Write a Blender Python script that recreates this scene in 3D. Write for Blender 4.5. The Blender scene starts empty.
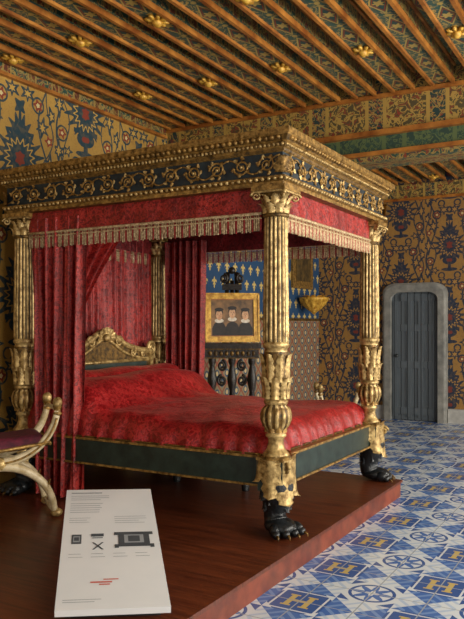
import bpy, math, random
from mathutils import Vector, Matrix
random.seed(7)
S=bpy.context.scene
S.view_settings.view_transform='Standard'
pi=math.pi
# ------------------------------------------------------------------ node expression helper
class E:
    def __init__(s,nt,v): s.nt=nt; s.v=v
    def _m(s,op,*a):
        n=s.nt.nodes.new('ShaderNodeMath'); n.operation=op
        for i,x in enumerate(a):
            if isinstance(x,E): s.nt.links.new(x.v,n.inputs[i])
            else: n.inputs[i].default_value=float(x)
        return E(s.nt,n.outputs[0])
    def __add__(s,o): return s._m('ADD',s,o)
    def __radd__(s,o): return s._m('ADD',o,s)
    def __sub__(s,o): return s._m('SUBTRACT',s,o)
    def __rsub__(s,o): return s._m('SUBTRACT',o,s)
    def __mul__(s,o): return s._m('MULTIPLY',s,o)
    def __rmul__(s,o): return s._m('MULTIPLY',o,s)
    def __truediv__(s,o): return s._m('DIVIDE',s,o)
    def __lt__(s,o): return s._m('LESS_THAN',s,o)
    def __gt__(s,o): return s._m('GREATER_THAN',s,o)
    def abs(s): return s._m('ABSOLUTE',s)
    def frac(s): return s._m('FRACT',s)
    def floor(s): return s._m('FLOOR',s)
    def sin(s): return s._m('SINE',s)
    def cos(s): return s._m('COSINE',s)
    def sqrt(s): return s._m('SQRT',s)
    def sq(s): return s._m('MULTIPLY',s,s)
    def mod(s,o): return s._m('FLOORED_MODULO',s,o)
    def max(s,o): return s._m('MAXIMUM',s,o)
    def min(s,o): return s._m('MINIMUM',s,o)
    def atan2(s,o): return s._m('ARCTAN2',s,o)
def newmat(name):
    m=bpy.data.materials.new(name); m.use_nodes=True
    nt=m.node_tree; b=nt.nodes['Principled BSDF']
    return m,nt,b
def coords(nt):
    t=nt.nodes.new('ShaderNodeTexCoord'); s=nt.nodes.new('ShaderNodeSeparateXYZ')
    nt.links.new(t.outputs['Object'],s.inputs[0])
    return t.outputs['Object'],E(nt,s.outputs[0]),E(nt,s.outputs[1]),E(nt,s.outputs[2])
def noise(nt,vec,scale,detail=3,rough=.5,dist=0):
    n=nt.nodes.new('ShaderNodeTexNoise'); n.inputs['Scale'].default_value=scale
    n.inputs['Detail'].default_value=detail; n.inputs['Roughness'].default_value=rough
    n.inputs['Distortion'].default_value=dist
    nt.links.new(vec,n.inputs['Vector']); return E(nt,n.outputs[0])
def mapv(nt,vec,sc):
    n=nt.nodes.new('ShaderNodeMapping'); n.inputs['Scale'].default_value=sc
    nt.links.new(vec,n.inputs[0]); return n.outputs[0]
def mix(nt,f,a,b):
    n=nt.nodes.new('ShaderNodeMix'); n.data_type='RGBA'
    if isinstance(f,E): nt.links.new(f.v,n.inputs[0])
    else: n.inputs[0].default_value=f
    for i,x in ((6,a),(7,b)):
        if isinstance(x,tuple): n.inputs[i].default_value=(*x,1)
        else: nt.links.new(x,n.inputs[i])
    return n.outputs[2]
def bump(nt,b,h,strength=.3,dist=.01):
    n=nt.nodes.new('ShaderNodeBump'); n.inputs['Strength'].default_value=strength
    n.inputs['Distance'].default_value=dist
    nt.links.new(h.v,n.inputs['Height']); nt.links.new(n.outputs[0],b.inputs['Normal'])
def setc(nt,b,c):
    if isinstance(c,tuple): b.inputs['Base Color'].default_value=(*c,1)
    else: nt.links.new(c,b.inputs['Base Color'])
def simple(name,c1,c2,scale=8,rough=.5,metal=0,bmp=0,bscale=30,spec=.5):
    m,nt,b=newmat(name); v,x,y,z=coords(nt)
    n=noise(nt,v,scale,4,.6)
    setc(nt,b,mix(nt,((n-.35)*3.0).max(0).min(1),c1,c2))
    b.inputs['Roughness'].default_value=rough; b.inputs['Metallic'].default_value=metal
    b.inputs['Specular IOR Level'].default_value=spec
    if bmp: bump(nt,b,noise(nt,v,bscale,3),bmp)
    return m
def hexc(h):
    r=[int(h[i:i+2],16)/255 for i in (0,2,4)]
    return tuple(((c/12.92) if c<=.04045 else ((c+.055)/1.055)**2.4) for c in r)

# ------------------------------------------------------------------ materials
gold=simple('antique_gold',hexc('5a4018'),hexc('bd9450'),26,.42,.45,.4,60)
goldp=simple('pale_gilt',hexc('74582c'),hexc('dcbc7c'),22,.38,.4,.35,60)
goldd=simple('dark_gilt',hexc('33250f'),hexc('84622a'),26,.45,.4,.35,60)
frameg=simple('bright_frame_gilding',hexc('a87420'),hexc('f0c050'),20,.4,.15,.3,60)
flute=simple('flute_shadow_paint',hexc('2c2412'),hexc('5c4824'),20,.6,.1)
green=simple('dark_green_paint',hexc('18231f'),hexc('2b3a33'),10,.4,0)
navy=simple('navy_paint',hexc('0e1820'),hexc('1e3038'),14,.5,0)
black=simple('ebonised_wood',hexc('0c0e0f'),hexc('22262a'),16,.35,0,.5,50)
dkwood=simple('dark_carved_walnut',hexc('120e0b'),hexc('30241a'),16,.4,0,.5,50)
cream=simple('cream_paint',hexc('b09a70'),hexc('e4d4b0'),14,.4,0,.1)
stone=simple('limestone',hexc('6c6c68'),hexc('94928a'),6,.7,0,.15)
stonel=simple('pale_limestone',hexc('9a9994'),hexc('c0beb8'),6,.7,0,.15)
white=simple('panel_white',hexc('dcdedf'),hexc('e6e6e6'),2,.35)
plaster=simple('plaster',hexc('8a7a5a'),hexc('a09070'),4,.8)
grey=simple('print_grey',hexc('8c9094'),hexc('9a9ea2'),5,.6)
dgrey=simple('print_dark',hexc('3c4146'),hexc('50555a'),5,.6)
redp=simple('print_red',hexc('c0584a'),hexc('d07060'),5,.6)
metal=simple('panel_steel',hexc('35383a'),hexc('505456'),5,.35,.7)
purple=simple('crimson_cushion',hexc('3a0c1c'),hexc('6a1a30'),20,.7)
skin=simple('painted_skin',hexc('c08e68'),hexc('e8bc92'),30,.6)
pdark=simple('painting_ground',hexc('4a3418'),hexc('9a6e3c'),9,.4)
ruff=simple('painted_ruff',hexc('c8bca4'),hexc('f0e4d4'),30,.6)
pblk=simple('painted_doublet',hexc('120d0a'),hexc('2a1c14'),30,.5)
pbrn=simple('painted_landscape',hexc('2c2414'),hexc('6a5228'),14,.5)
fring=simple('fringe_thread',hexc('8a6a48'),hexc('dcc498'),60,.7)
fringr=simple('fringe_red',hexc('7a1e1c'),hexc('b03a30'),60,.7)

def red_fabric(name,a,b_,scale=1,sheen=.12,rough=.5):
    m,nt,b=newmat(name); v,x,y,z=coords(nt)
    n=noise(nt,v,13*scale,2,.5,1.2)
    band=((n-.5).abs()<.05)
    n3=noise(nt,v,7*scale,2,.5,2.0)
    band2=((n3-.5).abs()<.035)
    n2=noise(nt,v,90,2)
    c=mix(nt,band.max(band2),a,b_)
    c=mix(nt,n2*.5,c,tuple(q*.3 for q in a))
    n4=noise(nt,v,3.5,3)
    c=mix(nt,((n4-.4)*2.).max(0).min(.6),c,tuple(q*.45 for q in a))
    setc(nt,b,c); b.inputs['Roughness'].default_value=rough
    b.inputs['Sheen Weight'].default_value=sheen; b.inputs['Sheen Tint'].default_value=(1,.3,.25,1)
    b.inputs['Sheen Roughness'].default_value=.4
    bump(nt,b,noise(nt,v,9,4,.6)+n2*.2,.6,.04)
    return m
redc=red_fabric('crimson_damask',hexc('7c0a0a'),hexc('be3028'),1.3)
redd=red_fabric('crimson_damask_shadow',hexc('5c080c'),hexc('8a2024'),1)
redv=red_fabric('crimson_silk_coverlet',hexc('900a10'),hexc('c22c2c'),1,.12,.4)

def plankwood():
    m,nt,b=newmat('polished_floor_wood'); v,x,y,z=coords(nt)
    g=noise(nt,mapv(nt,v,(1.2,14,1)),3,5,.6,.4)
    pl=(y/.14).floor()
    tone=((pl*12.9898).sin()*43758.5).frac()
    c=mix(nt,((g-.3)*2.2).max(0).min(1),hexc('3e190c'),hexc('7c3e20'))
    c=mix(nt,tone*.3,c,hexc('4a1e0e'))
    seam=(((y/.14).frac()-.5).abs()>.485)
    c=mix(nt,seam,c,hexc('260e06'))
    setc(nt,b,c); b.inputs['Roughness'].default_value=.34
    bump(nt,b,g,.1,.005)
    return m
platm=plankwood()
platside=simple('platform_fascia_wood',hexc('5a2616'),hexc('8a4228'),5,.4)

def damask(name,axis,W,H,ground,ground2,blue,red,crm,off=0.,dense=1.,wear=1.2):
    m,nt,b=newmat(name); v,X,Y,Z=coords(nt)
    u=(Y if axis=='Y' else X)+20.+off
    d1=noise(nt,v,5,2); d2=noise(nt,mapv(nt,v,(1.3,1.7,1.5)),7,2)
    uW=u/W
    par=uW.floor().mod(2)
    xs=(uW.frac()-.5)*W
    x=xs.abs()+(d1-.5)*.02
    y=((Z/H)+par*.5).frac()*H+(d2-.5)*.02
    k=W/.75; h=H/1.1
    def ell(cx,cy,rx,ry): return ((x-cx*k)/(rx*k)).sq()+((y-cy*h)/(ry*h)).sq()
    def lobed(cx,cy,rx,ry,n,amp,ph=0):
        a=((y-cy*h)).atan2(x-cx*k)
        return ell(cx,cy,rx,ry)*((a*n+ph).cos()*amp+1.)
    # crowned urn with a spreading plume of leaves
    plume=(lobed(0,.50,.20,.19,16,.45)<1).max(lobed(0,.68,.11,.14,12,.45)<1)
    gap=(lobed(0,.50,.135,.14,16,.3)<1)*(lobed(0,.50,.115,.12,16,.3)>1)
    band=((y-.33*h).abs()<.022*h)*(x<.15*k)
    cup=(ell(0,.27,.11,.07)<1).max((ell(0,.13,.12,.028)<1)).max((x<.025*k)*((y-.18*h).abs()<.06*h))
    fin=(x<.012*k)*((y-.85*h).abs()<.06*h)
    finb=lobed(0,.92,.05,.05,4,.5)<1
    w=dense
    vs=(y*(2*pi/H)).sin(); vs2=(y*(4*pi/H)).sin()
    vine=((x-(vs*.08+.275)*k).abs()<.011*w).max((x-(vs*-.06+vs2*.03+.28)*k).abs()<.008*w)
    def ring(cx,cy,r,t):
        q=((x-cx*k).sq()+(y-cy*h).sq()).sqrt(); return (q-r*k).abs()<t*w
    rings=ring(.29,.26,.06,.010).max(ring(.19,.97,.06,.010)).max(ring(.12,.04,.045,.010))
    L=lobed(.32,.5,.045*w,.08*w,6,.6).min(lobed(.24,.8,.05*w,.065*w,6,.6,1)).min(lobed(.33,.1,.045*w,.07*w,6,.6)).min(lobed(.08,1.04,.06*w,.045*w,6,.6)).min(lobed(.22,.12,.04*w,.035*w,5,.6)).min(lobed(.34,.92,.04*w,.06*w,5,.6))
    leaves=L<1
    veins=(L<.2)
    bl=plume.max(band).max(cup).max(fin).max(finb).max(vine).max(rings).max(leaves)
    fl=lobed(.29,.26,.035,.035,5,.5).min(lobed(.19,.97,.038,.038,5,.5)).min(lobed(.31,.7,.035,.035,5,.5)).min(lobed(0,.5,.04,.06,5,.4)).min(lobed(0,.27,.05,.025,5,.2))<1
    fl2=lobed(.29,.26,.015,.015,5,.3).min(lobed(.19,.97,.018,.018,5,.3)).min(lobed(.31,.7,.015,.015,5,.3))<1
    nz=noise(nt,v,22,2,.5,.5)
    spr=((nz-.5).abs()<.022*w)
    c=mix(nt,noise(nt,v,2.5,3),ground,ground2)
    c=mix(nt,spr*.25,c,tuple((p+q)/2 for p,q in zip(blue,red)))
    c=mix(nt,bl,c,blue)
    c=mix(nt,bl*(nz-.45).max(0)*wear,c,ground2)
    c=mix(nt,gap.max(veins),c,ground2)
    c=mix(nt,fl,c,red)
    c=mix(nt,fl2,c,crm)
    setc(nt,b,c); b.inputs['Roughness'].default_value=.6
    return m
wl=damask('yellow_damask_wallcloth','Y',.88,1.25,hexc('a47c34'),hexc('c8a04c'),hexc('1c3c48'),hexc('8c3824'),hexc('d8c890'),.45,.95,.6)
wb=damask('brown_gold_damask_wallcloth','X',.78,1.15,hexc('86622e'),hexc('a87e3e'),hexc('18283c'),hexc('743024'),hexc('c8b47c'),.2,1.15,.8)

def fleur():
    m,nt,b=newmat('fleur_de_lis_wallcloth'); v,X,Y,Z=coords(nt)
    W=.3;H=.3
    r=(Z*1.35/H).floor().mod(2)
    x=(((Y*1.35/W)+r*.5).frac()-.5).abs()*W; y=((Z*1.35/H).frac()-.5)*H
    def ell(cx,cy,rx,ry): return (((x-cx)/rx).sq()+((y-cy)/ry).sq())
    s=(ell(0,.03,.024,.08)<1).max((ell(.045,.01,.04,.05)<1)*(ell(.055,-.012,.026,.035)>1)).max(((y+.025).abs()<.01)*(x<.05)).max(ell(0,-.06,.02,.035)<1)
    c=mix(nt,s,hexc('1e4468'),hexc('c8ac64'))
    setc(nt,b,c); b.inputs['Roughness'].default_value=.7
    return m
def lattice():
    m,nt,b=newmat('lattice_wallcloth'); v,X,Y,Z=coords(nt)
    P=.26
    a=((Y+Z)/P).frac()-.5; c_=((Y-Z+20.)/P).frac()-.5
    ln=(a.abs()>.43).max(c_.abs()>.43)
    dot=(a.sq()+c_.sq())<.03
    dot2=(a.sq()+c_.sq())<.09
    c=mix(nt,dot2,hexc('8a7a5c'),hexc('344a62'))
    c=mix(nt,dot,c,hexc('c4ac7c'))
    c=mix(nt,ln,c,hexc('8c4834'))
    setc(nt,b,c); b.inputs['Roughness'].default_value=.7
    return m
fleurm=fleur(); latm=lattice()

def tiles():
    m,nt,b=newmat('faience_floor_tiles'); v,X,Y,Z=coords(nt)
    P=.63
    x=(X+1.665+6.3)/P; y=(Y-3.64+6.3)/P
    sx=(x+.5).frac()-.5; sy=(y+.5).frac()-.5
    fx=sx.abs(); fy=sy.abs()
    mH=fx.max(fy)<.25
    ox=.5-fx; oy=.5-fy
    mO=ox.max(oy)<.25
    H=((fx-.085).abs()<.026)*(fy<.125)
    H=H.max((fy<.022)*(fx<.1)).max((((fy-.12).abs()<.013)*((fx-.085).abs()<.048)))
    hb=((fx.max(fy)-.215).abs()<.010)
    corner=(fx+fy)>.40
    ang=oy.atan2(ox); rad=(ox.sq()+oy.sq()).sqrt()
    star=rad<((ang*8.).cos()*.05+.14)
    star2=rad<((ang*4.).cos()*.02+.05)
    ring=(rad-.2).abs()<.016
    oc=(ox+oy)>.38
    tri=((fx*4.).frac()+(fy*4.).frac())<1
    tri2=((fx*8.).frac()-(fy*8.).frac()).abs()<.2
    W=hexc('d4dade'); B=hexc('204a90'); B2=hexc('3462ac'); Yl=hexc('c4aa5c'); L=hexc('88a8d4')
    cH=mix(nt,corner,B,W); cH=mix(nt,hb*(1.-corner),cH,W); cH=mix(nt,H,cH,Yl)
    cO=mix(nt,star,W,B2); cO=mix(nt,star2,cO,W); cO=mix(nt,ring.max(oc),cO,B)
    cP=mix(nt,tri,W,B2); cP=mix(nt,tri2*.5,cP,L)
    c=mix(nt,mO,cP,cO); c=mix(nt,mH,c,cH)
    gx=((x*2.+.5).frac()-.5).abs()
    gy=((y*2.+.5).frac()-.5).abs()
    c=mix(nt,(gx<.012).max(gy<.012),c,hexc('9aa0a4'))
    n=noise(nt,v,3,4)
    c=mix(nt,n*.25,c,hexc('8898a4'))
    setc(nt,b,c); b.inputs['Roughness'].default_value=.24
    return m
tilem=tiles()

def painted(name,bg,a,r,g,axis='Y',P=.3):
    m,nt,b=newmat(name); v,X,Y,Z=coords(nt)
    u=(Y if axis=='Y' else X)+20.
    q=(u/P).frac()-.5
    n=noise(nt,v,16,2,.5,1.0)
    s1=(n-.5).abs()<.05
    s2=((n-.62).abs()<.03)
    c=mix(nt,s1,bg,g); c=mix(nt,s2,c,r)
    inside=(q.abs()<.12)
    c=mix(nt,inside,c,a)
    c=mix(nt,((q.abs()-.15).abs()<.03),c,g)
    n2=noise(nt,v,40,2)
    c=mix(nt,(n2>.58)*inside*.8,c,r)
    c=mix(nt,s1*inside*.8,c,g)
    setc(nt,b,c); b.inputs['Roughness'].default_value=.5
    return m
def lozenge(name,bg,bg2,r,g,shift,wd,P):
    m,nt,b=newmat(name); v,X,Y,Z=coords(nt)
    x=((((X+3.96+38.5)/.385)+.5+shift).frac()-.5).abs()*.385
    q=((Y+20.)/P).frac()-.5
    qa=q.abs()
    d=x/wd+qa*2.4
    ang=(q*P).atan2(x)
    fl=((x.sq()+(q*P).sq()).sqrt())<((ang*6.).cos()*.012+.04)
    q2=((Y+20.)/P+.5).frac()-.5
    fl2=((x.sq()+(q2*P).sq()).sqrt())<((ang*6.).cos()*.006+.028)
    n=noise(nt,v,14,2,.5,1.)
    c=mix(nt,noise(nt,v,3,3),bg,bg2)
    c=mix(nt,((n-.5).abs()<.03)*.8,c,g)
    c=mix(nt,d<.95,c,bg2)
    c=mix(nt,(d-.95).abs()<.09,c,g)
    c=mix(nt,(d-.72).abs()<.06,c,r)
    c=mix(nt,fl.max(fl2),c,g)
    setc(nt,b,c); b.inputs['Roughness'].default_value=.5
    return m
pside=painted('painted_beam_side',hexc('2c4a40'),hexc('5e3420'),hexc('8a3c24'),hexc('a08648'))
psoff=lozenge('painted_beam_soffit',hexc('2e544a'),hexc('2a4844'),hexc('8c3c24'),hexc('b0944e'),0,.075,.45)
pdeck=lozenge('painted_ceiling_boards',hexc('3e5e48'),hexc('345040'),hexc('843a22'),hexc('a48c48'),.5,.09,.6)
pcross=painted('painted_crossbeam_frieze',hexc('544a30'),hexc('26403e'),hexc('8c3c28'),hexc('b09048'),'X',.62)
pgreen=painted('painted_crossbeam_green',hexc('2c443a'),hexc('2c443a'),hexc('3c5644'),hexc('5a6a42'),'X',.7)
orange=simple('gilded_orange_oak',hexc('84481a'),hexc('c6843a'),5,.4,.1,.1)
def doormat():
    m,nt,b=newmat('grey_door_boards'); v,X,Y,Z=coords(nt)
    g=noise(nt,mapv(nt,v,(18,1,1)),3,4)
    seam=(((X/.11).frac()-.5).abs()>.44)
    c=mix(nt,g,hexc('444c52'),hexc('646c72')); c=mix(nt,seam,c,hexc('1e2428'))
    setc(nt,b,c); b.inputs['Roughness'].default_value=.5; return m
doorm=doormat()

# ------------------------------------------------------------------ mesh builder
class MB:
    def __init__(s): s.v=[];s.f=[];s.m=[];s.sm=[];s.mats=[]
    def mi(s,mat):
        if mat not in s.mats: s.mats.append(mat)
        return s.mats.index(mat)
    def add(s,vs,fs,mat,smooth=False,T=None):
        o=len(s.v)
        for p in vs:
            p=Vector(p)
            s.v.append(T@p if T else p)
        if isinstance(mat,list): mm=[s.mi(q) for q in mat]
        else: mm=[s.mi(mat)]*len(fs)
        for f,k in zip(fs,mm):
            s.f.append([i+o for i in f]); s.m.append(k); s.sm.append(smooth)
    def box(s,x0,x1,y0,y1,z0,z1,mat,T=None):
        vs=[(x,y,z) for z in (z0,z1) for y in (y0,y1) for x in (x0,x1)]
        s.add(vs,[(0,2,3,1),(4,5,7,6),(0,1,5,4),(2,6,7,3),(0,4,6,2),(1,3,7,5)],mat,False,T)
    def grid(s,fn,nu,nv,mat,smooth=True,wrap=False,T=None,matfn=None):
        vs=[];fs=[];ms=[]
        for j in range(nv+1):
            for i in range(nu if wrap else nu+1):
                vs.append(fn(i/nu,j/nv))
        w=nu if wrap else nu+1
        for j in range(nv):
            for i in range(nu):
                a=j*w+i; b=j*w+(i+1)%w if wrap else a+1
                fs.append((a,b,b+w,a+w)); ms.append(matfn((i+.5)/nu,(j+.5)/nv) if matfn else mat)
        s.add(vs,fs,ms,smooth,T)
    def lathe(s,cx,cy,prof,mat,n=24,T=None,matfn=None):
        def fn(u,v):
            k=min(int(round(v*(len(prof)-1))),len(prof)-1); p=prof[k]
            z,r=p[0],p[1]; amp=p[2] if len(p)>2 else 0; lb=p[3] if len(p)>3 else 1
            th=u*2*pi; r=r*(1+amp*math.cos(lb*th))
            return (cx+r*math.cos(th),cy+r*math.sin(th),z)
        s.grid(fn,n,len(prof)-1,mat,True,True,T,matfn)
    def tube(s,pts,rad,mat,n=6,T=None,flat=1.0):
        pts=[Vector(p) for p in pts]; N=len(pts)
        if not isinstance(rad,(list,tuple)): rad=[rad]*N
        vs=[];fs=[]; up=None
        for i in range(N):
            t=(pts[min(i+1,N-1)]-pts[max(i-1,0)]).normalized()
            if up is None:
                up=Vector((0,0,1)) if abs(t.z)<.9 else Vector((1,0,0))
            a=t.cross(up); 
            if a.length<1e-4: a=t.cross(Vector((0,1,0)))
            a.normalize(); b=a.cross(t).normalized(); up=b
            for k in range(n):
                th=2*pi*k/n
                vs.append(pts[i]+a*math.cos(th)*rad[i]+b*math.sin(th)*rad[i]*flat)
        for i in range(N-1):
            for k in range(n):
                fs.append((i*n+k,i*n+(k+1)%n,(i+1)*n+(k+1)%n,(i+1)*n+k))
        fs.append(tuple(range(n-1,-1,-1))); fs.append(tuple((N-1)*n+k for k in range(n)))
        s.add(vs,fs,mat,True,T)
    def ball(s,c,r,mat,n=8,m=6,T=None,rot=None):
        if not isinstance(r,(list,tuple)): r=(r,r,r)
        R=rot or Matrix.Identity(3); c=Vector(c)
        vs=[];fs=[]
        vs.append(c+R@Vector((0,0,-r[2])))
        for j in range(1,m):
            ph=-pi/2+pi*j/m
            for i in range(n):
                th=2*pi*i/n
                vs.append(c+R@Vector((r[0]*math.cos(ph)*math.cos(th),r[1]*math.cos(ph)*math.sin(th),r[2]*math.sin(ph))))
        vs.append(c+R@Vector((0,0,r[2])))
        for i in range(n):
            fs.append((0,1+(i+1)%n,1+i))
            for j in range(m-2):
                a=1+j*n
                fs.append((a+i,a+(i+1)%n,a+n+(i+1)%n,a+n+i))
            a=1+(m-2)*n
            fs.append((a+i,a+(i+1)%n,len(vs)-1))
        s.add(vs,fs,mat,True,T)
    def leaf(s,base,out,up,h,w,curl,mat,T=None,thick=.012):
        base=Vector(base);out=Vector(out).normalized();up=Vector(up).normalized();side=up.cross(out).normalized()
        def fn(u,v):
            q=(u-.5)*2
            ww=w*.5*(math.sin(pi*min(1,.28+.72*v))**.7 if v<1 else 0)*(1+.18*math.cos(v*5*2*pi))+w*.04
            bend=curl*v**2.5
            drop=-h*.22*max(0,v-.72)/.28*v
            rib=thick*(1-abs(q))*1.2*(1-v*.5)
            return base+up*(h*v+drop)+out*(bend+.012+rib)+side*(q*ww)-out*(abs(q)**2*.25*ww)
        s.grid(fn,6,10,mat,True,False,T)
    def disc(s,c,ux,uy,rx,ry,mat,n=20,nrm=None,T=None,a0=0,a1=2*pi):
        c=Vector(c);ux=Vector(ux);uy=Vector(uy)
        vs=[c+ux*rx*math.cos(a0+(a1-a0)*i/n)+uy*ry*math.sin(a0+(a1-a0)*i/n) for i in range(n)]
        s.add(vs,[tuple(range(n))],mat,False,T)
    def build(s,name,parent=None,bevel=0):
        me=bpy.data.meshes.new(name); me.from_pydata([tuple(v) for v in s.v],[],s.f)
        for m in s.mats: me.materials.append(m)
        me.polygons.foreach_set('material_index',s.m); me.polygons.foreach_set('use_smooth',s.sm)
        me.update()
        o=bpy.data.objects.new(name,me); S.collection.objects.link(o)
        if parent: o.parent=parent
        if bevel:
            md=o.modifiers.new('bev','BEVEL'); md.width=bevel; md.segments=2; md.limit_method='ANGLE'
        return o
def empty(name):
    o=bpy.data.objects.new(name,None); S.collection.objects.link(o); o.empty_display_size=.2; return o

# ------------------------------------------------------------------ room
XL,XR,YB,YF,ZC=-4.9,2.8,11.5,-2.0,4.04
m=MB(); m.box(XL-.2,XR+.2,YF,YB+.2,-.1,0,tilem); m.build('floor')
m=MB(); m.box(XL-.2,XR+.2,YF,YB+.2,ZC,ZC+.1,pdeck); m.build('ceiling')
m=MB(); m.box(XL-.2,XL,YF,YB+.2,0,ZC,wl)
m.build('wall_left')
m=MB()
m.box(XL,XL+.012,7.2,YB,.25,1.62,latm); m.box(XL,XL+.012,7.2,YB,1.66,2.9,fleurm)
m.box(XL,XL+.03,7.2,YB,1.62,1.66,goldd); m.box(XL,XL+.03,7.2,YB,2.9,2.94,goldd); m.box(XL,XL+.03,7.16,7.2,.25,2.94,goldd)
m.build('wall_hanging')
dx0,dx1,dz=-3.565,-2.797,2.08
m=MB(); m.box(XL,XR,YB,YB+.2,0,ZC,wb)
m.build('wall_back')
m=MB()
wins=[(-.6,.9),(2.4,3.9),(5.2,6.5),(8.4,9.8)]
y=YF
for a,b_ in wins:
    m.box(XR,XR+.3,y,a,0,ZC,plaster); m.box(XR,XR+.3,a,b_,0,.7,plaster); m.box(XR,XR+.3,a,b_,3.3,ZC,plaster); y=b_
m.box(XR,XR+.3,y,YB+.2,0,ZC,plaster); m.build('wall_right')
for i,(a,b_) in enumerate(wins):
    m=MB()
    for zz in (.7,1.95,3.24): m.box(XR+.1,XR+.16,a,b_,zz,zz+.06,cream)
    for yy in (a,(a+b_)/2-.03,b_-.06): m.box(XR+.1,XR+.16,yy,yy+.06,.7,3.3,cream)
    m.build('window_%d'%(i+1))
m=MB(); m.box(XL,dx0-.14,YB-.05,YB,0,.22,stonel); m.box(dx1+.14,XR,YB-.07,YB,0,.22,stonel); m.build('baseboard_back')
m=MB(); m.box(XL,XL+.04,6.4,YB-.05,0,.24,stonel); m.build('baseboard_left')
m=MB(); m.box(XL,XR,YB-.03,YB,3.62,3.84,pcross); m.box(XL,XR,YB-.05,YB,3.58,3.62,orange); m.build('trim_1')
m=MB(); m.box(XL,XL+.03,YF,6.88,3.78,3.86,pside); m.box(XL,XL+.05,YF,6.88,3.75,3.78,orange); m.build('trim_2')
# door
m=MB()
def doorpoly(x0,x1,z0,z1,c):
    P=[(x0,z0),(x1,z0)]
    for i in range(9):
        a=pi/2*i/8; P.append((x1-c+c*math.cos(a),z1-c*.75+c*.75*math.sin(a)))
    for i in range(9):
        a=pi/2+pi/2*i/8; P.append((x0+c+c*math.cos(a),z1-c*.75+c*.75*math.sin(a)))
    return P
DB=YB-.02
P=doorpoly(dx0,dx1,.01,dz,.16); n=len(P)
vs=[(x,DB-.04,z) for x,z in P]+[(x,DB-.002,z) for x,z in P]
m.add(vs,[tuple(range(n))]+[(i,i+n,(i+1)%n+n,(i+1)%n) for i in range(n)]+[tuple(range(2*n-1,n-1,-1))],doorm)
A=doorpoly(dx0-.13,dx1+.13,0,dz+.15,.22); B=doorpoly(dx0,dx1,0,dz,.16)
C1=[(x+(.035 if x<(dx0+dx1)/2 else -.035),z-(.035 if z>.5 else 0)) for x,z in A]
vs=[(x,DB-.12,z) for x,z in A]+[(x,DB-.14,z) for x,z in C1]+[(x,DB-.14,z) for x,z in B]+[(x,DB,z) for x,z in A]+[(x,DB-.002,z) for x,z in B]
fs=[]
for i in range(1,n):
    j=(i+1)%n
    fs.append((i,j,n+j,n+i)); fs.append((n+i,n+j,2*n+j,2*n+i)); fs.append((i,3*n+i,3*n+j,j)); fs.append((2*n+i,2*n+j,4*n+j,4*n+i))
m.add(vs,fs,stone)
for zz in (.1,.85,1.45): m.box(dx0+.04,dx1-.04,DB-.062,DB-.04,zz,zz+.11,doorm)
m.box(dx0+.14,dx1-.14,DB-.062,DB-.04,dz-.14,dz-.03,doorm)
for xx in (dx0+.02,dx0+.25,dx1-.33,dx1-.10): m.box(xx,xx+.08,DB-.058,DB-.04,.05,dz-.14,doorm)
m.ball((dx0+.1,DB-.09,1.05),.03,metal)
m.build('door_1')
# ceiling beams
m=MB()
for k in range(-2,20):
    x=-3.96+.385*k
    if x>XR-.12 or x<XL+.1: continue
    for (a,b_) in ((YF,6.9),(7.44,YB-.05)):
        m.box(x-.095,x+.095,a,b_,3.875,ZC,psoff)
        m.box(x-.1,x-.095,a,b_,3.92,ZC,pside); m.box(x+.095,x+.1,a,b_,3.92,ZC,pside)
        for sg in (-1,1):
            x0=x+sg*.082; x1=x+sg*.112
            m.box(min(x0,x1),max(x0,x1),a,b_,3.85,3.895,orange)
            x0=x+sg*.1; x1=x+sg*.122
            m.box(min(x0,x1),max(x0,x1),a,b_,ZC-.025,ZC,orange)
m.build('ceiling_beams')
m=MB()
for k in range(-2,20):
    x=-3.96+.385*k
    if x>XR-.1 or x<XL+.08: continue
    y0=4.39 if k%2==0 else 5.74
    for y in [y0+2.7*j for j in range(-2,3)]:
        if y>YB-.3 or 6.7<y<7.6 or y<YF+.2: continue
        for a in range(8):
            th=a*pi/4
            R=Matrix.Rotation(th,3,'Z')
            m.ball((x+.055*math.cos(th),y+.07*math.sin(th),3.862),(.042,.02,.018),frameg,6,4,rot=R)
        m.ball((x,y,3.85),(.04,.045,.04),frameg,8,6)
m.build('ceiling_rosettes')
# crossbeam
m=MB()
m.box(XL,XR,6.94,7.40,3.5,ZC,pcross)
m.box(XL,XR,6.90,7.44,3.46,3.51,orange); m.box(XL,XR,6.91,7.43,3.83,3.87,orange)
m.box(XL,XR,6.97,7.37,3.3,3.46,pgreen); m.box(XL,XR,6.94,7.40,3.27,3.31,orange)
m.box(XL,XR,6.99,7.35,3.22,3.27,pside)
m.build('ceiling_crossbeam')

# ------------------------------------------------------------------ platform
m=MB(); m.box(XL+.02,-1.89,1.6,6.32,0.0,.128,platside); m.box(XL+.02,-1.875,1.585,6.335,.128,.15,platm)
m.build('wooden_platform')
PZ=.15
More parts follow.
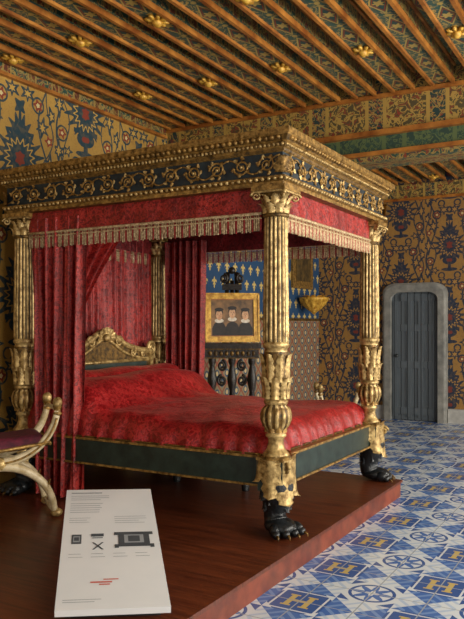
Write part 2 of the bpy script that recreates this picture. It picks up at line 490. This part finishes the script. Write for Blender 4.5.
# ------------------------------------------------------------------ bed
bed=empty('canopy_bed')
CX=(-4.5,-2.14); CY=(4.3,6.2)
def column(cx,cy,dirx,diry,idx):
    m=MB()
    q=[(.66,.09),(.68,.092),(.70,.075),(.72,.06),(.76,.052),(.79,.056),(.80,.07),(.815,.07),(.825,.058),
       (.84,.062,.05,12),(.87,.085,.07,12),(.91,.099,.08,12),(.95,.1,.08,12),(.99,.09,.07,12),(1.01,.07),(1.02,.08),(1.04,.084),(1.05,.07),
       (1.07,.066),(1.12,.078),(1.2,.088),(1.3,.088),(1.37,.08),(1.39,.076),(1.40,.088),(1.42,.092),(1.435,.083)]
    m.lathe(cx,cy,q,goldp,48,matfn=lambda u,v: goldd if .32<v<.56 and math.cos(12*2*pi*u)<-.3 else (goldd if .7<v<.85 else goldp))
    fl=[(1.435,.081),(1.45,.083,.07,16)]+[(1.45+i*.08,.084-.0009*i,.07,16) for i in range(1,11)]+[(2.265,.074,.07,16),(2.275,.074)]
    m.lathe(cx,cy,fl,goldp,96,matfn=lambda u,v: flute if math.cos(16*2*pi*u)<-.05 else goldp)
    m.lathe(cx,cy,[(2.27,.078),(2.28,.09),(2.295,.09),(2.30,.074),(2.33,.07),(2.38,.074),(2.42,.09),(2.445,.105)],goldd,32)
    for i in range(8):
        th=i*pi/4; o=(math.cos(th),math.sin(th),0)
        m.leaf((cx+.07*o[0],cy+.07*o[1],2.295),o,(0,0,1),.085,.06,.05,goldp)
        th+=pi/8; o=(math.cos(th),math.sin(th),0)
        m.leaf((cx+.066*o[0],cy+.066*o[1],2.34),o,(0,0,1),.10,.055,.065,goldp)
        m.leaf((cx+.07*o[0],cy+.07*o[1],1.055),o,(0,0,1),.19,.055,.04,goldp)
        th+=pi/8; o=(math.cos(th),math.sin(th),0)
        m.leaf((cx+.076*o[0],cy+.076*o[1],1.17),o,(0,0,1),.24,.055,.035,goldp)
        m.leaf((cx+.055*o[0],cy+.055*o[1],.83),o,(0,0,1),.11,.045,.045,gold)
    for sx in (-1,1):
        for sy in (-1,1):
            pts=[];N=20
            for i in range(N):
                t=i/(N-1); a=t*3.2*pi; r=.032*(1-t*.85)
                hx=.10+r*math.cos(a)*.8
                pts.append((cx+sx*hx,cy+sy*hx,2.412+r*math.sin(a)))
            m.tube(pts,[.011*(1-.5*i/N) for i in range(N)],goldp,5)
    m.box(cx-.125,cx+.125,cy-.125,cy+.125,2.442,2.475,gold)
    m.box(cx-.115,cx+.115,cy-.115,cy+.115,2.43,2.445,goldp)
    m.box(cx-.092,cx+.092,cy-.092,cy+.092,.44,.665,green)
    m.box(cx-.1,cx+.1,cy-.1,cy+.1,.645,.668,gold)
    d=Vector((dirx,diry,0)).normalized(); L=Vector((cx,cy,0))
    pth=[(.0,.60,.075),(.02,.54,.098),(.03,.47,.108),(.02,.40,.1),(.0,.33,.085),(-.015,.27,.075),(-.005,.24,.078),(.01,.22,.08),(.02,.205,.04)]
    m.tube([L+d*(a-.0)+Vector((0,0,z)) for a,z,r in pth],[r for a,z,r in pth],black,16)
    for i in range(40):
        a=random.uniform(0,2*pi); z=random.uniform(.29,.52)
        rr=.083 if z<.36 else .1
        o=Vector((math.cos(a),math.sin(a),0))
        m.leaf(L+d*.01+o*(rr-.012)+Vector((0,0,z+.06)),o,(0,0,-1),.08,.035,.02,black)
    sd=Vector((-d.y,d.x,0))
    rot=Matrix((d,sd,Vector((0,0,1)))).transposed()
    m.ball(L+d*.055+Vector((0,0,.209)),(.13,.105,.056),black,14,8,rot=rot)
    for k,q_ in enumerate((-1.5,-.5,.5,1.5)):
        o=L+d*(.135-.018*abs(q_))+sd*q_*.056
        r2=rot@Matrix.Rotation(q_*.22,3,'Z')
        m.ball(o+Vector((0,0,.198)),(.062,.034,.044),black,10,8,rot=r2)
        m.ball(o+d*.045+sd*q_*.01+Vector((0,0,.184)),(.035,.028,.03),black,8,6,rot=r2)
        m.tube([o+d*.07+sd*q_*.015+Vector((0,0,.184)),o+d*.095+sd*q_*.02+Vector((0,0,.175)),o+d*.1+sd*q_*.022+Vector((0,0,.158))],[.01,.007,.003],goldd,5)
    for a,h,w in ((0,.38,.16),(.9,.32,.13),(-.9,.32,.13),(1.9,.2,.12),(-1.9,.2,.12),(pi,.2,.12)):
        o=Matrix.Rotation(a,3,'Z')@d
        m.leaf(L+o*.098+Vector((0,0,.655)),o,(0,0,-1),h,w,.05,goldp,thick=.02)
        m.leaf(L+o*.1+Vector((0,0,.6)),o,(0,0,1),.11,w*.8,.03,gold)
    pts=[]
    for i in range(24):
        t=i/23; an=t*3.5*pi; r=.04*(1-.85*t)
        pts.append(L+d*(.125+r*math.cos(an))+Vector((0,0,.60+r*math.sin(an))))
    m.tube(pts,.013,goldp,6)
    m.build('column_%d'%idx,bed)
column(CX[1],CY[0],.85,-.5,1); column(CX[1],CY[1],.8,.2,2); column(CX[0],CY[0],-.2,-1,3); column(CX[0],CY[1],-.7,.7,4)

# rails
m=MB()
def rail(x0,x1,y0,y1):
    m.box(x0,x1,y0,y1,.46,.66,green)
    e=.01
    m.box(x0-e,x1+e,y0-e,y1+e,.648,.665,gold); m.box(x0-e,x1+e,y0-e,y1+e,.455,.47,gold)
rail(CX[0]+.09,CX[1]-.09,CY[0]-.035,CY[0]+.035)
rail(CX[0]+.09,CX[1]-.09,CY[1]-.035,CY[1]+.035)
rail(CX[1]-.035,CX[1]+.035,CY[0]+.09,CY[1]-.09)
rail(CX[0]-.035,CX[0]+.035,CY[0]+.09,CY[1]-.09)
m.box(CX[0]+.03,CX[1]-.03,CY[0]+.03,CY[1]-.03,.5,.6,black)
m.build('bed_rails',bed)
m=MB()
for x in (-3.6,-2.9):
    m.lathe(x,5.25,[(.152,.03),(.2,.035),(.3,.02),(.45,.03),(.5,.03)],black,10)
m.build('centre_supports',bed)
# coverlet
x0,x1,y0,y1=CX[0]+.05,CX[1]-.02,CY[0]-.02,CY[1]+.02
def cover(u,v):
    x=x0+(x1-x0)*u; y=y0+(y1-y0)*v
    eu=min(1,(1-u)*(x1-x0)/.14); ev=min(1,min(v,1-v)*(y1-y0)/.14)
    su=math.sqrt(max(0,1-(1-eu)**2)); sv=math.sqrt(max(0,1-(1-ev)**2))
    k=min(su,sv)*.999
    top=.85+.04*math.sin(pi*u)*math.sin(pi*v)
    dx=x-x0
    pil=.26*math.exp(-((dx-.33)/.36)**4)*(.75+.25*math.sin(pi*v)**.5)
    top+=pil+.01*math.sin(5*u+9*v)+.007*math.sin(17*u+5*v)+.008*math.sin(9*u*2-14*v)
    top+=.007*math.sin(x*22+3*math.sin(y*4))*math.exp(-(v/.3)**2)+.006*math.sin(31*x-11*y)*math.exp(-((dx-.85)/.25)**2)
    z=.655+(top-.655)*k
    pl=(1-k)*.018*math.sin(x*34+2*math.sin(x*5))
    pl2=(1-k)*.018*math.sin(y*34+2*math.sin(y*5))
    if v<.5: y-=pl
    if u>.5: x+=pl2
    return (x,y,z)
m=MB()
def uw(t): return min(1,max(0,t-.14*math.sin(2*pi*t)))
m.grid(lambda u,v: cover(uw(u),uw(v)),150,110,redv)
m.tube([(x0+(x1-x0)*i/40,y0-.008,.672) for i in range(41)],.007,goldd,6)
m.tube([(x1+.008,y0+(y1-y0)*i/40,.672) for i in range(41)],.007,goldd,6)
m.build('coverlet',bed)
m=MB()
def bol(u,v):
    th=2*pi*u; y=4.42+1.66*v; e=min(v,1-v); r=.11*min(1,math.sqrt(max(0,e)/.06)) 
    return (-4.22+1.5*r*math.cos(th),y,1.07+r*.8*math.sin(th)+.006*math.sin(14*v+3*u))
m.grid(bol,20,40,redv,True,True)
m.build('bolster',bed)
# headboard
m=MB(); hy=5.2; hx=-4.42
def hbtop(t):
    a=abs(t)
    return 1.34+.05*math.cos(a*pi)+ .10*math.exp(-(a/.28)**2)
N=40; hw=.72
vs=[];fs=[]
for i in range(N+1):
    t=-1+2*i/N; y=hy+t*hw; zt=hbtop(t)
    vs+=[(hx+.03,y,.66),(hx+.03,y,zt),(hx-.03,y,zt),(hx-.03,y,.66)]
for i in range(N):
    a=4*i;b=a+4
    for k in range(4):
        fs.append((a+k,b+k,b+(k+1)%4,a+(k+1)%4))
fs+= [(0,1,2,3),(4*N+3,4*N+2,4*N+1,4*N)]
m.add(vs,fs,goldd)
m.tube([(hx+.03,hy+(-1+2*i/N)*hw,hbtop(-1+2*i/N)) for i in range(N+1)],.03,goldp,8)
m.tube([(hx+.035,hy+(-1+2*i/N)*hw*.93,hbtop(-1+2*i/N)-.075) for i in range(N+1)],.014,goldp,6)
m.tube([(hx+.035,hy-hw*.93,1.2),(hx+.035,hy+hw*.93,1.2)],.018,goldp,6)
m.box(hx+.03,hx+.034,hy-hw*.9,hy+hw*.9,1.0,1.19,green)
for sg in (-1,1):
    pts=[]
    for i in range(30):
        t=i/29; a=-pi/2+t*3.6*pi; r=.07*(1-.85*t)
        pts.append((hx+.03,hy+sg*(hw-.0+r*math.cos(a)*1),hbtop(1)+.03+r*math.sin(a)))
    m.tube(pts,.022,goldp,7)
    m.tube([(hx+.03,hy+sg*hw,.66),(hx+.03,hy+sg*hw,1.3)],.03,goldp,8)
    for (cc,zz,rr) in ((.2,1.39,.055),(.42,1.27,.045),(.58,1.26,.035)):
        pts=[]
        for i in range(30):
            t=i/29; a=t*3.2*pi; r=rr*(1-.85*t)
            pts.append((hx+.04,hy+sg*(cc+r*math.cos(a)),zz+r*math.sin(a)))
        m.tube(pts,.013,goldp,6)
for i in range(9):
    a=(i-4)*.36
    m.leaf((hx+.03,hy+.02*math.sin(a),1.42),(1,0,0),(0,math.sin(a),math.cos(a)),.14,.06,.03,goldp)
m.ball((hx+.06,hy,1.43),(.03,.05,.04),goldp)
m.build('headboard',bed)
# curtains
def curtain(m,p0,p1,z0,z1,nf,amp,mat,flare=0,nz=14,ph=0,thick=.0):
    p0=Vector(p0);p1=Vector(p1);d=p1-p0;nrm=Vector((-d.y,d.x)).normalized()
    def fn(u,v):
        z=z0+(z1-z0)*v
        s=.5+(u-.5)*(1+flare*(1-v))
        a=amp*(1-.35*v)*(math.sin(2*pi*nf*u+ph+.5*math.sin(3*v+u*4))+.35*math.sin(2*pi*nf*2.3*u+1.3+v*2))
        p=p0+d*s+nrm*a
        return (p.x,p.y,z)
    m.grid(fn,int(nf*16),nz,mat)
m=MB()
curtain(m,(-4.42,4.29),(-3.80,4.29),.17,2.42,5.5,.05,redc,-.22,20)
curtain(m,(-4.46,4.42),(-4.40,4.72),.17,2.42,3,.03,redc)
m.build('curtain_near',bed)
m=MB()
curtain(m,(-4.40,6.16),(-3.88,6.16),.2,2.42,6,.045,redc,-.15,20,1)
m.build('curtain_far',bed)
m=MB()
curtain(m,(-4.53,4.38),(-4.53,6.12),.3,2.45,15,.025,redc,0,20,.4)
m.build('head_drape',bed)
m=MB()
def swag(u,v):
    top=Vector((-4.45,4.45+1.1*u,2.44)); bot=Vector((-4.42,4.42+.28*u,1.2))
    p=top.lerp(bot,v); p.y-=.12*math.sin(pi*v)*u
    p.x+=.03*math.sin(u*2*pi*7+.8*v)+.02*math.sin(pi*v)
    return p
m.grid(swag,90,20,redc)
m.build('head_swag',bed)
# canopy entablature
prof=[(.06,2.475),(.10,2.475),(.10,2.50),(.113,2.505),(.125,2.52),(.125,2.532),(.098,2.542),(.098,2.69),(.112,2.697),(.116,2.712),(.132,2.72),(.134,2.745),(.148,2.755),(.17,2.785),(.182,2.795),(.182,2.83),(.05,2.84),(-.07,2.84),(-.07,2.475)]
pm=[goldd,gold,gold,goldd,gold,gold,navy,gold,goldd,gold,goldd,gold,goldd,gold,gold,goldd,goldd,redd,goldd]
m=MB(); vs=[];fs=[];ms=[]
for (o,z) in prof:
    vs+=[(CX[0]-o,CY[0]-o,z),(CX[1]+o,CY[0]-o,z),(CX[1]+o,CY[1]+o,z),(CX[0]-o,CY[1]+o,z)]
n=len(prof)
for i in range(n):
    j=(i+1)%n
    for k in range(4):
        l=(k+1)%4
        fs.append((4*i+k,4*i+l,4*j+l,4*j+k)); ms.append(pm[i])
m.add(vs,fs,ms)
m.build('canopy_entablature',bed)
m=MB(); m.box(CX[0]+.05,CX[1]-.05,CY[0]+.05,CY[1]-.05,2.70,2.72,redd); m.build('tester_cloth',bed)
sides=[((CX[0],CY[0]),(1,0),(0,-1),CX[1]-CX[0]),((CX[1],CY[0]),(0,1),(1,0),CY[1]-CY[0]),((CX[1],CY[1]),(-1,0),(0,1),CX[1]-CX[0]),((CX[0],CY[1]),(0,-1),(-1,0),CY[1]-CY[0])]
m=MB()
for (o,d,nn,L) in sides:
    o=Vector((*o,0));d=Vector((*d,0));nn=Vector((*nn,0))
    def P(s,z,off): return o+d*s+nn*off+Vector((0,0,z))
    k=int((L+.26)/.032)
    for i in range(k):
        s=-.13+(L+.26)*(i+.5)/k
        m.ball(P(s,2.733,.136),.0125,goldp,6,4)
    k=int((L+.24)/.045)
    for i in range(k):
        s=-.12+(L+.24)*(i+.5)/k
        m.ball(P(s,2.517,.12),(.016,.016,.014),goldp,6,4)
        m.ball(P(s,2.772,.162),(.017,.017,.016),gold,6,4)
    # rinceaux: acanthus scrollwork
    k=round((L+.16)/.19); w=(L+.16)/k; zc=2.616
    for i in range(k):
        c=-.08+w*(i+.5); sg=1 if i%2 else -1
        pts=[]
        for j in range(30):
            t=j/29; a=sg*(pi/2)+t*3.3*pi*sg; r=.056*(1-.75*t)
            pts.append(P(c-r*math.sin(a*sg)*1.1,zc+r*math.cos(a*sg)*sg,.103))
        m.tube(pts,[.0085-.003*j/29 for j in range(30)],gold,5)
        for q in range(6):
            a=2*pi*q/6+random.uniform(-.3,.3); rr=.056
            tan=(d*math.cos(a)+Vector((0,0,math.sin(a))))
            m.leaf(P(c+rr*.95*math.cos(a),zc+rr*.85*math.sin(a),.094),nn,tan+(d*-math.sin(a)+Vector((0,0,math.cos(a))))*1.2*sg,.038,.024,.010,gold if q%2 else goldp,thick=.006)
        m.ball(P(c,zc,.103),(.013,.013,.013),goldp,6,4)
        m.tube([P(c-w/2+w*j/8,zc+sg*(.055*math.cos(pi*j/8)),.102) for j in range(9)],.006,gold,5)
    for q in range(3):
        m.leaf(P(-.098,2.55,.098),nn-d,(0,0,1),.14,.11,.03,gold)
m.build('frieze_carving',bed)
# valance
m=MB()
for (o,d,nn,L) in sides:
    o=Vector((*o,0));d=Vector((*d,0));nn=Vector((*nn,0))
    def P(s,z,off): return o+d*s+nn*off+Vector((0,0,z))
    a,b_=.09,L-.09
    m.grid(lambda u,v: P(a+(b_-a)*u,2.30+.175*v,.03+.006*math.sin(u*60)*(1-v)),80,4,redc)
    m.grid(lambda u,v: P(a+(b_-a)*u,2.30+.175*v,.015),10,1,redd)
    m.tube([P(a+(b_-a)*j/10,2.305,.037) for j in range(11)],.011,fring,6)
    m.tube([P(a+(b_-a)*j/10,2.275,.036) for j in range(11)],.006,fring,6)
    k=int((b_-a)/.016)
    for i in range(k):
        s=a+(b_-a)*(i+.5)/k
        mt=fringr if i%4==3 else fring
        l=.115+random.uniform(-.006,.006)
        m.tube([P(s,2.30,.034),P(s,2.25,.034),P(s+random.uniform(-.002,.002),2.30-l,.034)],[.004,.0075,.0065],mt,4)
m.build('valance_with_fringe',bed)

# ------------------------------------------------------------------ x-frame chair
def xchair(name,loc,rotz,hw,hh,hd,seatz,arms=True):
    root=empty(name); root.location=loc; root.rotation_euler=(0,0,rotz)
    m=MB()
    zc=hh*.5
    for yy in (-hd,hd):
        pts=[];rd=[]
        for i in range(29):
            a=pi+pi*i/28
            pts.append((hw*math.cos(a),yy,hh-.02+ (hh-.02-zc-.01)*math.sin(a)))
            rd.append(.022+.012*abs(math.sin(a)))
        m.tube(pts,rd,cream,8)
        m.tube([(p[0],p[1]-.03*(1 if yy<0 else -1),p[2]) for p in pts[2:-2]],.008,gold,5)
        pts=[];rd=[]
        for i in range(29):
            a=pi*i/28
            pts.append((hw*.95*math.cos(a),yy,.03+(zc-.05)*math.sin(a)))
            rd.append(.022+.012*abs(math.sin(a)))
        m.tube(pts,rd,cream,8)
        m.ball((0,yy,zc),(.05,.045,.05),goldp,10,8)
        for sg in (-1,1):
            m.ball((sg*hw,yy,hh+.005),(.036,.036,.04),goldp,10,8)
            m.lathe(sg*hw,yy,[(hh-.09,.022),(hh-.075,.034),(hh-.06,.022),(hh-.035,.03),(hh-.02,.036)],gold,12)
            m.ball((sg*(hw*.95+.015),yy,.034),(.045,.035,.032),goldp,8,6)
            m.leaf((sg*hw*.8,yy,.18),(sg,0,.2),(0,0,1),.12,.05,.02,gold)
    for sg in (-1,1):
        m.tube([(sg*hw*.95,-hd,.05),(sg*hw*.95,hd,.05)],.02,cream,8)
        if arms: m.tube([(sg*hw,-hd,hh-.05),(sg*hw,0,hh-.045),(sg*hw,hd,hh-.05)],.016,cream,8)
    m.tube([(0,-hd,zc),(0,hd,zc)],.025,cream,8)
    m.build('frame',root)
    m=MB(); w=hw*(.86 if arms else 1.05)
    def cu(u,v):
        x=-w+2*w*u; y=-hd-.02+(2*hd+.04)*v
        e=min(min(u,1-u),min(v,1-v)); k=math.sqrt(min(1,e/.12))
        return (x,y,seatz+.07*k-.03*math.sin(pi*u))
    m.grid(cu,20,20,purple)
    m.grid(lambda u,v:(lambda p:(p[0],p[1],seatz-.02-.03*math.sin(pi*u)))(cu(u,v)),20,20,purple)
    m.tube([(-w,-hd-.02,seatz-.0),(0,-hd-.02,seatz-.04),(w,-hd-.02,seatz)],.014,gold,6)
    m.tube([(w,-hd,seatz-.01),(w,hd,seatz-.01)],.016,gold,6)
    m.build('cushion',root)
    return root
xchair('savonarola_chair',(-4.09,3.64,PZ),math.radians(55),.40,.83,.2,.55)
xchair('gilded_armchair',(-3.17,8.1,0),math.radians(30),.26,.80,.2,.5,True)

# ------------------------------------------------------------------ information panel
F=Vector((-.5,.866,0)); R=Vector((.866,.5,0))
def world(u,d,z): 
    p=F*d+R*((u-232)/710*d); return Vector((p.x,p.y,z))
root=empty('information_panel')
BL=world(54.5,3.34,.205); BR=world(171,3.38,.21); TL=world(67,4.58,.485); TR=world(150.5,4.61,.485)
m=MB()
def pp(u,t,off=0):
    p=(BL.lerp(BR,u)).lerp(TL.lerp(TR,u),t); return p+Vector((0,0,off))
vs=[pp(0,0),pp(1,0),pp(1,1),pp(0,1)]+[pp(0,0,-.03),pp(1,0,-.03),pp(1,1,-.03),pp(0,1,-.03)]
m.add(vs,[(0,1,2,3),(7,6,5,4),(0,4,5,1),(1,5,6,2),(2,6,7,3),(3,7,4,0)],white)
m.build('board',root)
m=MB()
def foot(u0,u1,t0,t1,mat):
    a=[pp(u0,t0,-.03),pp(u1,t0,-.03),pp(u1,t1,-.03),pp(u0,t1,-.03)]
    b=[Vector((q.x,q.y,PZ)) for q in a]
    m.add(a+b,[(0,1,2,3),(7,6,5,4),(0,4,5,1),(1,5,6,2),(2,6,7,3),(3,7,4,0)],mat)
foot(.08,.14,.04,.95,metal); foot(.86,.92,.04,.95,metal); foot(.14,.86,.04,.07,metal)
m.build('stand',root)
m=MB()
def ink(u0,u1,t0,t1,mat,o=.0015):
    m.add([pp(u0,t0,o),pp(u1,t0,o),pp(u1,t1,o),pp(u0,t1,o)],[(0,1,2,3)],mat)
ink(.06,.42,.955,.965,grey)
for i in range(3): ink(.06,.5-.1*(i==2),.925-.02*i,.929-.02*i,grey)
random.seed(3)
for i in range(5): ink(.06,.45-.1*random.random(),.845-.022*i,.849-.022*i,grey)
for i in range(4): ink(.55,.9-.1*random.random(),.71-.02*i,.713-.02*i,grey)
for i in range(3): ink(.06,.3-.05*random.random(),.7-.02*i,.703-.02*i,grey)
ink(.10,.20,.47,.55,dgrey); ink(.115,.185,.485,.535,grey,.002); ink(.125,.175,.495,.525,dgrey,.0025)
ink(.30,.43,.53,.555,dgrey); ink(.31,.42,.515,.522,dgrey)
ink(.58,.90,.44,.56,dgrey); ink(.54,.94,.54,.565,dgrey); ink(.54,.58,.43,.46,dgrey); ink(.90,.94,.43,.46,dgrey); ink(.64,.84,.47,.54,grey,.002);ink(.68,.80,.48,.53,dgrey,.0025)
for sg in (0,1):
    a=.31 if sg else .41; b_=.41 if sg else .31
    m.add([pp(a,.42,.0015),pp(a+.02,.42,.0015),pp(b_+.02,.48,.0015),pp(b_,.48,.0015)],[(0,1,2,3)],dgrey)
for i in range(4): ink(.08+.22*i,.2+.22*i,.385,.388,grey); 
for i in range(4): ink(.08+.22*i,.22+.22*i,.36,.363,grey)
ink(.3,.5,.17,.18,redp); ink(.38,.48,.155,.163,redp); ink(.42,.56,.19,.197,redp)
ink(.06,.4,.06,.063,grey); ink(.06,.34,.045,.048,grey)
m.build('print',root)

# ------------------------------------------------------------------ easel + painting
ez=empty('easel'); C=F*8.65; ez.location=(C.x,C.y,0); ez.rotation_euler=(0,0,math.radians(30))
m=MB()
m.tube([(-.1,.06,1.2),(-.05,.09,2.2)],[.03,.025],dkwood,8)
m.tube([(.1,.06,1.2),(.05,.09,2.2)],[.03,.025],dkwood,8)
m.tube([(0,.55,0),(0,.14,2.1)],.025,dkwood,8)
m.box(-.35,.35,-.19,.04,1.27,1.33,dkwood); m.box(-.32,.32,-.17,.03,1.15,1.27,dkwood)
m.box(-.33,.33,-.18,-.17,1.255,1.268,goldd); m.box(-.33,.33,-.178,-.17,1.15,1.16,goldd)
for i in range(9): m.ball((-.26+.065*i,-.172,1.21),(.022,.01,.03),goldd,8,6)
m.box(-.12,.12,.02,.12,1.98,2.05,dkwood)
LP=[(.0,.04),(.06,.05),(.1,.03),(.3,.045),(.5,.03),(.6,.05),(.75,.03),(.8,.045),(.9,.06),(1.0,.04),(1.06,.028),(1.1,.045),(1.15,.045)]
for xx in (-.24,.24): m.lathe(xx,-.09,LP,dkwood,14)
m.lathe(0,-.07,LP,dkwood,14)
m.box(-.3,.3,-.12,.04,.62,.68,dkwood); m.box(-.32,.32,-.14,.1,0,.07,dkwood)
for sg in (-1,1):
    for (cx_,cz,r0,k) in ((.12,1.06,.07,1),(.12,.88,.07,-1),(.1,2.12,.06,1)):
        pts=[]
        for i in range(26):
            t=i/25; a=t*3.2*pi*k+pi/2; r=r0*(1-.8*t)
            pts.append((sg*(cx_+r*math.cos(a)*.8),(.07 if cz>1.5 else -.08),cz+r*math.sin(a)))
        m.tube(pts,.018,dkwood,6)
m.ball((0,.08,2.22),.045,dkwood)
m.build('stand',ez)
C=F*8.62
fp=empty('framed_painting'); fp.location=(C.x,C.y,1.338); fp.rotation_euler=(math.radians(-4),0,math.radians(30+8))
m=MB(); w,h=.33,.595
fw=.07
for (a,b_,c,d) in ((-w,w,0,fw),(-w,w,h-fw,h),(-w,-w+fw,fw,h-fw),(w-fw,w,fw,h-fw)):
    m.box(a,b_,-.065,-.02,c,d,frameg)
for (a,b_,c,d) in ((-w,w,0,.018),(-w,w,h-.018,h),(-w,-w+.018,0,h),(w-.018,w,0,h)):
    m.box(a,b_,-.08,-.02,c,d,frameg)
for (a,b_,c,d) in ((-w+fw,w-fw,fw,fw+.01),(-w+fw,w-fw,h-fw-.01,h-fw)):
    m.box(a,b_,-.06,-.02,c,d,orange)
m.box(-w+.03,w-.03,-.045,-.02,.03,h-.03,pdark)
m.build('frame',fp)
m=MB(); ux=(1,0,0);uz=(0,0,1)
for i,cx_ in enumerate((-.16,-.0,.16)):
    cz=.33+(.02 if i==1 else 0)
    pts=[(cx_-.085,.07),(cx_+.085,.07),(cx_+.085,.17),(cx_+.06,.225),(cx_+.02,.25),(cx_-.02,.25),(cx_-.06,.225),(cx_-.085,.17)]
    m.add([(a,-.0462,b_) for a,b_ in pts],[tuple(range(8))],pblk)
    m.disc((cx_,-.0468,cz-.07),ux,uz,.055,.026,ruff,20)
    m.disc((cx_,-.0474,cz+.03),ux,uz,.048,.055,pblk,20)
    m.disc((cx_,-.048,cz-.0),ux,uz,.04,.062,skin,20)
    m.disc((cx_,-.0486,cz+.065),ux,uz,.055,.024,pblk,16)
    for sg in (-1,1): m.disc((cx_+sg*.014,-.0487,cz+.01),ux,uz,.006,.003,pblk,8)
    m.disc((cx_,-.0487,cz-.03),ux,uz,.01,.003,redp,8)
    m.disc((cx_,-.0487,cz-.01),ux,uz,.004,.01,pdark,8)
m.build('portraits',fp)
# picture on left wall + gilded bracket
m=MB(); X0=XL+.015
m.box(X0,X0+.04,10.35,11.15,2.15,2.8,gold); m.box(X0+.04,X0+.05,10.47,11.03,2.27,2.68,pbrn)
m.build('wall_picture')
m=MB(); yc=10.7; 
m.lathe(X0+.25,yc,[(1.72,.01),(1.76,.05),(1.80,.1,.1,10),(1.87,.17,.1,10),(1.95,.22,.1,10),(1.97,.24),(2.0,.24),(2.0,.2),(2.02,.0)],frameg,40)
for i in range(9):
    a=(i-4)*.6
    o=(math.cos(a),math.sin(a),0)
    m.leaf((X0+.25+.08*o[0],yc+.08*o[1],1.8),o,(0,0,1),.3,.1,.16,frameg)
m.build('gilded_wall_bracket')

# ------------------------------------------------------------------ lights
def area(name,loc,rot,sx,sy,power,col=(1,1,1)):
    l=bpy.data.lights.new(name,'AREA'); l.shape='RECTANGLE'; l.size=sx; l.size_y=sy; l.energy=power; l.color=col
    o=bpy.data.objects.new(name,l); S.collection.objects.link(o); o.location=loc; o.rotation_euler=rot; return o
for i,(a,b_) in enumerate(wins):
    # daylight falls through each window, aimed slightly downward
    area('window_daylight_%d'%(i+1),(XR-.02,(a+b_)/2,2.0),(0,math.radians(80),0),2.5,1.4,[120,205,185,220][i],(1,.95,.85))
area('daylight_behind',(-2.5,-1.9,2.4),(math.radians(84),0,0),4,2.5,35,(1,.91,.8))
w=bpy.data.worlds.new('World'); S.world=w; w.use_nodes=True
bg=w.node_tree.nodes['Background']; bg.inputs[0].default_value=(1,.95,.9,1); bg.inputs[1].default_value=.22
# ------------------------------------------------------------------ camera
cam=bpy.data.cameras.new('camera'); co=bpy.data.objects.new('camera',cam); S.collection.objects.link(co)
cam.sensor_fit='VERTICAL'; cam.sensor_height=24; cam.lens=24*710/619; cam.shift_y=.025
co.location=(0,0,1.55); co.rotation_euler=(math.radians(90),0,math.radians(30))
S.camera=co
